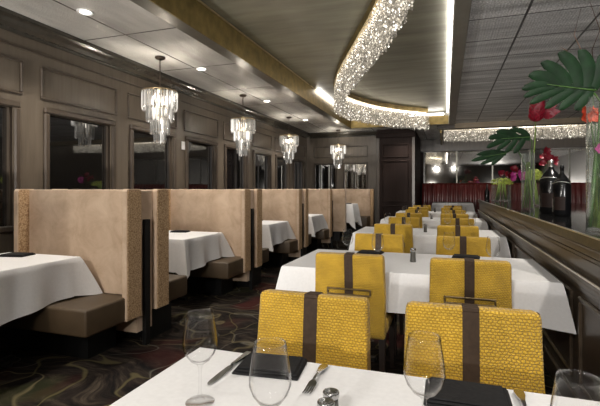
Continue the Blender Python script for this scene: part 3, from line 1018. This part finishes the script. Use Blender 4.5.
# booth tables
nb = ['first', 'second', 'third', 'fourth']
bt = []
for k, (xc, yc, ht, zz) in enumerate(((-3.095, 2.24, .75, 0), (-2.97, 4.27, .75, 0), (-2.87, 6.30, .75, 0), (-2.83, 8.30, .75, 0))):
    c = (xc, yc, zz)
    make_table('booth_table', 'small dark pedestal table inside the %s tan booth' % nb[k], .375, .40, c, ht, 'booth tables', .14)
    lay(.375, .40, .275, c, ht, 'white cloth hanging over the table in the %s tan booth' % nb[k], 'white cloths in the booths', 20 + k, fold=.035, flare=.10, corner=.035, front=.07)
    napk(xc - .13, yc + .27, R(12), 'folded black napkin at the bench side of the %s booth table' % nb[k])
    napk(xc - .13, yc - .27, R(-8), 'folded black napkin at the aisle end of the %s booth table' % nb[k]) if k == 99 else None
ve = at_d(352, 203, 10.0)
c = (ve.x - .25, ve.y + .1, .15)
make_table('booth_table', 'small dark pedestal table in the end booth by the pier', .3, .3, c, .78, 'booth tables')
lay(.3, .3, .42, c, .78, 'white cloth with a long corner point on the end booth table', 'white cloths in the booths', 31, fold=.03, flare=.08, corner=.14)
napk(c[0] + .1, c[1], 0, 'folded black napkin on the end booth table', z=.93)

# ------------------------------------------------------------------ bar: knee wall and counter
KX = .675; KZ = 1.05; KYE = 10.2
kn = struct(MB().box(KX + .02, KX + .17, YR, KYE, 0, KZ - .058).build('wall_bar', M['knee']))
q = MB()
for (z0, z1, p) in ((.80, .825, .035), (.765, .80, .028), (.735, .765, .018), (.972, .99, .014), (.925, .935, .006), (.905, .912, .004)):
    q.box(KX + .02 - p, KX + .025, YR, KYE, z0, z1, .006, 2)
autosmooth(q.build('chair_rail', M['knee'], kn))
MB().box(KX - .019, KX - .010, YR, KYE, .822, .832, .002, 1).build('rail_edge', M['railedge'], kn)
MB().box(KX + .0, KX + .021, YR, KYE, 0, .13, .005, 1).build('baseboard', M['knee'], kn)
for y0 in [-.6 + 1.15 * k for k in range(9)]:
    rect_mould(y0, y0 + 1.0, .2, .70, .03, .02, kn, m=M['knee'], base=0).location.x = KX + .022
    bpy.context.view_layer.update()
for o_ in [c for c in kn.children if c.name.startswith('panel_moulding')]:
    # mouldings stand on the aisle face
    o_.scale.x = -1
ct = thing('bar_counter', 'polished black stone bar counter with a mottled stone edge on the panelled wall', 'counter', (KX, 0, KZ))
MB().box(0.0, 1.35, YR + .05, KYE, -.056, 0, .006, 2).build('slab', M['counter'], ct)
MB().box(-.012, 0.0, YR + .05, KYE, -.056, -.004, .003, 1).build('edge_band', M['granite'], ct)
MB().box(-.014, -.0, YR + .05, KYE, -.006, .0008).build('edge_line', M['silver'], ct)
cb_ = thing('bar_cabinet', 'dark wood back bar cabinet carrying the far side of the stone counter', 'cabinet', (KX + .9, 0, 0))
MB().box(0, .4, YR + .1, KYE - .1, 0, KZ - .058).build('carcass', M['dark_wood'], cb_)

# red channel-tufted banquette
bq = thing('banquette', 'oxblood red channel tufted banquette running along the mirrored end wall', 'banquette seat', (PX1 + .06, 13.55, .16))
q = MB()
Lb = XR - PX1 - .1
nch = int(Lb / .13)
cw = Lb / nch
rows = []
for i in range(nch * 6 + 1):
    x = i * cw / 6
    y = -.045 * math.sqrt(max(0, math.sin(PI * ((i % 6) / 6)))) if i % 6 else 0.0
    rows.append([q.bm.verts.new((x, yy, zz)) for yy, zz in ((y * .9 + .02, .35), (y + .0, .8), (y + .06, 1.22), (y * .6 + .09, 1.295), (.16, 1.30))])
for a, b_ in zip(rows, rows[1:]):
    for k in range(4): q.bm.faces.new((a[k], b_[k], b_[k + 1], a[k + 1]))
q.build('back', M['red'], bq, True)
autosmooth(MB().box(0, Lb, -.42, .06, .28, .45, .03, 3).build('seat', M['red'], bq))
MB().box(0, Lb, -.36, .3, 0, .28).build('base', M['black'], bq)
MB().box(0, Lb, .12, .3, .28, 1.29).build('frame', M['dark_wood'], bq)

# ------------------------------------------------------------------ things on the counter
def cpos(px, py): 
    x, y = at(px, py, KZ); return Vector((x, y, KZ + .001))
def cyl_vase(label, loc, r, h):
    t = thing('cylinder_vase', label, 'vase', loc, 0, 'tall glass cylinder vases')
    MB().lathe([(0, .02), (r - .004, .02), (r - .004, h), (r, h), (r, 0), (0, 0)], 32).build('glass_body', M['vaseglass'], t, True)
    return t
def sq_vase(label, loc, s, h, rz):
    t = thing('square_vase', label, 'vase', loc, rz, 'square glass vases')
    q = MB()
    q.box(-s, s, -s, s, 0, .018, .003, 1)
    for (x0, x1, y0, y1) in ((-s, s, -s, -s + .005), (-s, s, s - .005, s), (-s, -s + .005, -s, s), (s - .005, s, -s, s)):
        q.box(x0, x1, y0, y1, .0, h)
    q.build('glass_body', M['vaseglass'], t)
    return t
v1 = cpos(601, 232); v2 = cpos(528, 210); va = cpos(501, 201); vc = cpos(537, 206)
D1 = (H - KZ) * F / (232 - 189); D2 = (H - KZ) * F / 21; DA = (H - KZ) * F / 12.5; DC = (H - KZ) * F / 17.5
cyl_vase('tallest clear glass cylinder vase, nearest on the counter, holding the big monstera leaf', v1, .068, .72)
cyl_vase('clear glass cylinder vase behind the black bottles holding the red torch flower', v2, .066, .62)
def make_bottle(label, loc, r, h):
    t = thing('black_bottle', label, 'bottle', loc, 0, 'oversized black bottles')
    MB().lathe([(0, 0), (r * .92, 0), (r, .012), (r, h * .60), (r * .93, h * .66), (r * .62, h * .755), (r * .32, h * .82), (r * .22, h * .86), (r * .2, h * .94), (0, h * .94)], 36).build('body', M['bottle'], t, True)
    MB().lathe([(r * .215, h * .865), (r * .235, h * .94), (r * .26, h * .945), (r * .26, h * .965), (r * .22, h), (0, h)], 20).build('foil_cap', M['silver'] if r > .085 else M['bottle'], t, True)
    q = MB()
    aa = [R(205 + 6 * i) for i in range(13)]
    ring = [[q.bm.verts.new((math.cos(a) * (r + .0012), math.sin(a) * (r + .0012), z)) for a in aa] for z in (h * .12, h * .38)]
    for k in range(12): q.bm.faces.new((ring[0][k], ring[0][k + 1], ring[1][k + 1], ring[1][k]))
    q.build('paper_tag', M['dark_wood'], t, True)
    q = MB()
    aa = [R(165 + 4 * i) for i in range(6)]
    ring = [[q.bm.verts.new((math.cos(a) * (r + .0012), math.sin(a) * (r + .0012), z)) for a in aa] for z in (h * .08, h * .34)]
    for k in range(5): q.bm.faces.new((ring[0][k], ring[0][k + 1], ring[1][k + 1], ring[1][k]))
    q.build('pale_strip', M['palegrey'], t, True)  # narrow pale strip low on the body
    q = MB()
    pts = []
    for i in range(15):
        a = R(180 + 10 * i)
        zz = h * (.64 + .035 * math.sin(PI * i / 14)); rr = r * (.98 - .12 * math.sin(PI * i / 14)) + .004
        pts.append((math.cos(a) * rr, math.sin(a) * rr, zz))
    q.tube(pts, .0035, 6); q.build('shoulder_arc', M['silver'], t, True)  # thin silver arc round the shoulder
    return t
b1 = cpos(551, 213.5); b2 = cpos(562, 216)
make_bottle('large black bottle with silver foil neck on the bar counter', b1, .096, .50)
make_bottle('black bottle with dark neck standing in front of the silver necked one', b2, .068, .43)
sb = cpos(487, 199.5)
t = thing('black_bottle', 'small dark bottle at the far end of the row on the bar counter', 'bottle', sb)
MB().lathe([(0, 0), (.05, 0), (.052, .01), (.052, .17), (.03, .22), (.016, .25), (.016, .33), (0, .33)], 24).build('body', M['bottle'], t, True)

# flowers
cam_r = Vector((CS, SN, 0)); up = Vector((0, 0, 1)); fwd = Vector((-SN, CS, 0))
def leaf(label, d, lobes, rib, petiole, tilt=.25):
    """monstera blade: lobes drawn as (start, bend, tip, width) in the blade's own plane"""
    base = at_d(*rib[0], d)
    t = thing('monstera_leaf', label, 'leaf', base, 0, 'monstera leaves')
    px2m = d / F
    def W(p, lift=0):
        q = at_d(p[0], p[1], d) - base
        r2 = ((p[0] - rib[0][0]) ** 2 + (p[1] - rib[0][1]) ** 2) ** .5 * px2m
        return q + fwd * (tilt * (p[1] - rib[0][1]) * px2m - .2 * r2 * r2 + lift)
    q = MB()
    for (s, b_, e, w) in lobes:
        pv = None
        s, b_, e = Vector(s), Vector(b_), Vector(e)
        r0 = Vector(rib[0]); b_ = r0 + (b_ - r0) * 1.01; e = r0 + (e - r0) * 1.01
        n = 8
        for i in range(n + 1):
            tt = i / n
            p = s * (1 - tt) ** 2 + b_ * 2 * tt * (1 - tt) + e * tt * tt
            tg = ((b_ - s) * (1 - tt) + (e - b_) * tt).normalized()
            nn = Vector((-tg.y, tg.x))
            ww = w * (.98 + .26 * math.sin(PI * min(1, tt * 1.15))) * (1 if tt < .8 else math.sqrt(max(0.02, 1 - ((tt - .8) / .2) ** 2)))
            v = [q.bm.verts.new(W(p + nn * ww * .5, 0)), q.bm.verts.new(W(p, -.012)), q.bm.verts.new(W(p - nn * ww * .5, 0))]
            if pv:
                q.bm.faces.new((pv[0], pv[1], v[1], v[0])); q.bm.faces.new((pv[1], pv[2], v[2], v[1]))
            pv = v
    a, b_ = Vector(rib[0]), Vector(rib[1])
    nn = Vector((-(b_ - a).y, (b_ - a).x)).normalized()
    n = 6
    wd = rib[2]
    pv = None
    for i in range(n + 1):
        tt = i / n; p = a.lerp(b_, tt); ww = wd * (1 - tt) ** .6 + .6
        v = [q.bm.verts.new(W(p + nn * ww, -.002)), q.bm.verts.new(W(p - nn * ww, -.002))]
        if pv: q.bm.faces.new((pv[0], pv[1], v[1], v[0]))
        pv = v
    bl = q.build('blade', M['leaf'], t, True)
    MB().tube([W(a.lerp(b_, k / 5), -.016) for k in range(6)], [.0045 * (1 - .12 * k) for k in range(6)], 6).build('midrib', M['stem'], t, True)
    MB().tube([p - base for p in petiole], .0055, 6).build('petiole', M['stem'], t, True)
    return t
lob1 = [((592, 88), (602, 70), (595, 55), 12), ((587, 88), (590, 66), (571, 54), 11), ((578, 87), (573, 64), (551, 57), 10.5), ((568, 86), (558, 71), (535, 66), 9.5),
        ((558, 86), (545, 76), (524, 78), 9), ((548, 86), (535, 84), (519, 91), 6.5), ((552, 88), (536, 90), (522, 98), 5.5), ((562, 89), (545, 95), (529, 104), 6.5),
        ((572, 90), (558, 98), (546, 108), 7.5), ((582, 91), (571, 100), (561, 109), 7.5), ((590, 92), (585, 102), (577, 109), 8)]
m1 = at_d(594, 93, D1)
leaf('big dark green split monstera leaf arching out of the nearest tall vase', D1, lob1, ((594, 91), (543, 86), 5),
     [m1 + fwd * .0, m1 + Vector((.03, 0, -.05)), Vector((v1.x - .02, v1.y, KZ + .40)), Vector((v1.x + .02, v1.y, KZ + .03))])
lob2 = [((528, 136), (521, 129), (508, 130), 4.5), ((517, 137), (508, 131), (494, 132.5), 5), ((507, 138), (497, 135), (487, 139), 5), ((504, 140), (494, 143), (486, 148), 4.5),
        ((510, 140), (503, 146), (497, 150), 4), ((516, 140), (512, 147), (506, 152), 4.5), ((524, 139), (521, 146), (515, 153), 5)]
m2 = at_d(530, 138, D2)
pet2 = [m2, m2 + Vector((.02, 0, -.04)), Vector((v2.x + .02, v2.y, KZ + .35)), Vector((v2.x, v2.y, KZ + .03))]
leaf('dark split monstera leaf spreading from the middle vase, above a smaller leaf', D2, lob2, ((530, 137), (500, 139), 3), pet2)
lob3 = [((504, 153), (490, 151), (476, 155), 4), ((502, 154), (488, 156), (471, 161), 4), ((500, 155), (492, 160), (481, 164), 3.5), ((503, 155), (498, 160), (492, 165), 3.5), ((506, 154), (498, 151), (488, 151), 3)]
m3 = at_d(506, 153, D2 * 1.02)
leaf('smaller low drooping monstera leaf pointing away from the bottles towards the tables', D2 * 1.02, lob3, ((506, 153), (484, 157), 2),
     [m3, m3 + cam_r * .12 + Vector((0, 0, .06)), Vector((v2.x - .01, v2.y, KZ + .45)), Vector((v2.x - .02, v2.y, KZ + .03))])

def petal(q, c, ax, nrm, ln, wd, cup=.25):
    ax = ax.normalized(); sd = ax.cross(nrm).normalized(); nrm = sd.cross(ax).normalized()
    pv = None
    for i in range(6):
        t_ = i / 5
        w_ = wd * math.sin(PI * min(.97, .12 + t_ * .86))
        p = c + ax * ln * t_ + nrm * cup * ln * t_ * t_
        v = [q.bm.verts.new(p + sd * w_ * .5), q.bm.verts.new(p - nrm * w_ * .12), q.bm.verts.new(p - sd * w_ * .5)]
        if pv:
            q.bm.faces.new((pv[0], pv[1], v[1], v[0])); q.bm.faces.new((pv[1], pv[2], v[2], v[1]))
        pv = v
# torch flower
tb = at_d(535, 121, D2)
t = thing('torch_flower', 'crimson torch flower bud on a tall straight stem below the monstera leaf', 'flower', tb)
q = MB()
for ringi, (n, ln, tilt) in enumerate(((6, .24, .34), (7, .21, .52), (6, .13, .85))):
    for k in range(n):
        a = 2 * PI * k / n + ringi * .5
        petal(q, Vector((0, 0, .02 - ringi * .012)), Vector((math.cos(a) * tilt, math.sin(a) * tilt, 1)), Vector((-math.cos(a), -math.sin(a), .2)), ln, .13, .05)
for (dx, dz, ln) in ((1.0, .25, .20), (.9, .75, .19), (.75, -.05, .15)):
    petal(q, cam_r * .05 + up * .10, cam_r * dx + up * dz, -fwd, ln, .11, .1)
q.xf(Matrix.Rotation(R(10), 4, fwd)); q.build('bloom', M['crimson'], t, True)
MB().tube([(0, 0, .03), (.005, 0, -.1), Vector((v2.x + .03, v2.y - .01, KZ + .03)) - tb], .008, 8).build('stem', M['limestem'], t, True)
def spray(name, label, c, mtl, n, size, spread, foot, stemm='stem', seed=1):
    rnd = random.Random(seed)
    t = thing(name, label, 'flower', c)
    for k in range(n):
        p = cam_r * rnd.uniform(-spread[0], spread[0]) + up * rnd.uniform(-spread[1], spread[1]) + fwd * rnd.uniform(-.03, .03)
        q = MB()
        fa = (-fwd + cam_r * rnd.uniform(-.6, .6) + up * rnd.uniform(-.2, .6)).normalized()
        s1 = fa.cross(up).normalized(); s2 = s1.cross(fa)
        a0 = rnd.random() * 6
        for j in range(5):
            a = a0 + j * 2 * PI / 5
            petal(q, p, s1 * math.cos(a) + s2 * math.sin(a) + fa * .25, fa, size * rnd.uniform(.85, 1.1), size * .8, .2)
        q.build('blossom', mtl, t, True)
    MB().tube([(0, 0, 0), Vector(((foot.x - c.x) * .4, (foot.y - c.y) * .4, (foot.z - c.z) * .3)), foot - c], .004, 6).build('stem', M[stemm], t, True)
    return t
def hydrangea(label, c, rx, rz_, foot, seed, nst=5, sp=.03, m='hydra'):
    rnd = random.Random(seed)
    t = thing('hydrangea', label, 'flower', c)
    q = MB()
    for k in range(420):
        z_ = rnd.uniform(-.6, 1); a = rnd.random() * 2 * PI; rr = math.sqrt(max(0, 1 - z_ * z_))
        nrm = Vector((rr * math.cos(a), rr * math.sin(a), z_))
        p = Vector((nrm.x * rx, nrm.y * rx, nrm.z * rz_)) * rnd.uniform(.82, 1.06)
        s1 = nrm.orthogonal().normalized(); s2 = nrm.cross(s1); b0 = rnd.random() * 6; s_ = rnd.uniform(.012, .019)
        for j in range(2):
            b2_ = b0 + j * PI / 2
            d1 = s1 * math.cos(b2_) + s2 * math.sin(b2_); d2 = nrm.cross(d1)
            q.poly([p + d1 * s_, p + d2 * s_ * .35 + nrm * .003, p - d1 * s_, p - d2 * s_ * .35 + nrm * .003])
    q.build('flower_head', M[m], t)
    for k in range(nst):
        o1 = Vector((rnd.uniform(-sp, sp), rnd.uniform(-sp, sp), 0))
        MB().tube([o1 * .5 + Vector((0, 0, -rz_ * .2)), foot - c + o1 * 1.0], rnd.uniform(.006, .010), 6).build('stem', M['palestem'], t, True)
    return t
def rel(px, py, d): return at_d(px, py, d)
sq_vase('square glass vase with lime stems at the far end of the flowers', va, .15, .30, R(4))
sq_vase('narrow square glass vase standing against the black bottle', vc, .064, .30, R(4))
hydrangea('lime green hydrangea head in the far square vase', rel(502, 182, DA), .19, .075, Vector((va.x, va.y, KZ + .025)), 3, 14, .11)
hydrangea('yellow green hydrangea head above the vase beside the black bottles', rel(534, 176, DC), .10, .09, Vector((vc.x, vc.y, KZ + .025)), 4, 5, .025)
spray('orchid_spray', 'dark crimson orchid spray above the far square vase', rel(506, 173, DA * .97), M['crimson'], 9, .075, (.15, .08), Vector((va.x, va.y, KZ + .03)), seed=2)
spray('orchid_spray', 'magenta pink orchid spray beside the crimson one', rel(518, 175, DA * .95), M['magenta'], 8, .065, (.13, .06), Vector((va.x + .03, va.y, KZ + .03)), seed=5)
spray('orchid_spray', 'bright red orchid spray leaning over the silver foil bottle neck', rel(549, 157, DC * 1.04), M['crimson'], 13, .06, (.12, .085), Vector((vc.x + .01, vc.y + .02, KZ + .03)), seed=8)
spray('orchid_spray', 'orange red orchid spray on the tallest vase under the big leaf', rel(590, 112, D1 * 1.03), M['orange'], 5, .04, (.045, .03), Vector((v1.x, v1.y + .02, KZ + .03)), seed=11)
spray('orchid_spray', 'orange red orchid spray behind the big monstera leaf', rel(591, 80, D1 * 1.06), M['orange'], 5, .04, (.05, .025), Vector((v1.x + .01, v1.y + .03, KZ + .03)), seed=12)
spray('orchid_spray', 'small pink orchid spray inside the tallest vase', rel(599, 150, D1 * 1.0), M['magenta'], 3, .03, (.02, .02), Vector((v1.x - .01, v1.y, KZ + .03)), seed=14)
for k, (dx, dy, lean) in enumerate(((-.035, .0, .03), (-.01, .03, .02), (.02, -.02, -.02), (.0, -.03, .035), (.03, .02, -.03))):
    q = MB().tube([(dx - lean * .6, dy, .0), (dx, dy, .22), (dx + lean * .5, dy * .6, .46)], [.011, .012, .008], 8)
    o_ = q.build('flower_stem', M['limestem'] if k % 2 else M['stem'], None, True, (v1.x, v1.y, KZ + .024))
    tag(o_, 'thick green flower stem standing in the tallest glass vase', 'stem', 'green stems in the tallest vase')
for k, (dx, dy, lean) in enumerate(((-.03, .0, .02), (.0, .03, .02), (.02, -.03, -.02))):
    q = MB().tube([(dx - lean, dy, .0), (dx, dy, .2), (dx + lean, dy * .6, .5)], [.008, .009, .006], 8)
    o_ = q.build('flower_stem', M['limestem'], None, True, (v2.x, v2.y, KZ + .024))
    tag(o_, 'lime green flower stem standing in the middle glass vase', 'stem', 'green stems in the middle vase')
tw = Vector((v1.x, v1.y, KZ + .5))
for k, pts in enumerate((((594, 88), (586, 60), (574, 35), (581, 8)), ((596, 88), (592, 50), (600, 30), (590, 2)), ((593, 88), (575, 60), (566, 50), (560, 47)))):
    o_ = MB().tube([at_d(p[0], p[1], D1 * 1.05) - tw for p in pts] , [.003, .0025, .002, .001], 5).build('curly_twig', M['twig'], None, True, tw)
    tag(o_, ['thin bare twig rising straight behind the big monstera leaf', 'thin bare twig at the picture edge above the tallest vase', 'short thin bare twig bending out behind the big monstera leaf'][k], 'twig', 'bare twigs in the tallest vase')

# ------------------------------------------------------------------ added fill spots without fixtures (behind the camera, over the bar)
spot((-1.2, -.6, 2.95), 80, 120, (1, .93, .84), .15)
spot((-.1, .2, 2.95), 26, 110, (1, .93, .84), .12)
spot((-.6, -1.9, 2.6), 150, 75, (1, .95, .89), .05, .9, (-.1, 6.5, .8))
spot((.5, -1.6, 2.6), 90, 60, (1, .95, .9), .05, .9, (1.0, 4.0, 1.3))
spot((-1.6, -1.9, 2.5), 110, 75, (1, .95, .89), .05, .9, (-3.2, 5.0, 1.2))
for y in (1.8, 4.2, 6.6, 9.0):  # spots added to brighten the counter and flowers
    spot((1.25, y, 2.78), 90, 120, (1, .93, .84), .06)
# unseen spots added at the near end to brighten the ceilings
spot((-2.7, -2.0, 1.0), 650, 85, (1, .95, .88), .05, .9, (-2.9, 3.6, 2.8))
spot((2.9, -2.0, 1.3), 560, 85, (1, .97, .94), .05, .9, (2.0, 4.5, 2.8))
spot((-.9, -2.1, 1.5), 190, 85, (1, .96, .9), .05, .9, (-1.0, 5.0, 3.0))
w_ = bpy.data.worlds.new('world'); scn.world = w_
w_.use_nodes = True
w_.node_tree.nodes['Background'].inputs[0].default_value = (.9, .85, .8, 1)
w_.node_tree.nodes['Background'].inputs[1].default_value = .05

scn.view_settings.view_transform = 'Standard'
scn.view_settings.look = 'None'
scn.view_settings.exposure = .6
try:
    scn.cycles.use_denoising = True
    scn.cycles.max_bounces = 10
    scn.cycles.transparent_max_bounces = 24
    scn.cycles.sample_clamp_indirect = 4
    scn.cycles.caustics_reflective = False
    scn.cycles.caustics_refractive = False
    scn.cycles.use_light_tree = True
except Exception:
    pass
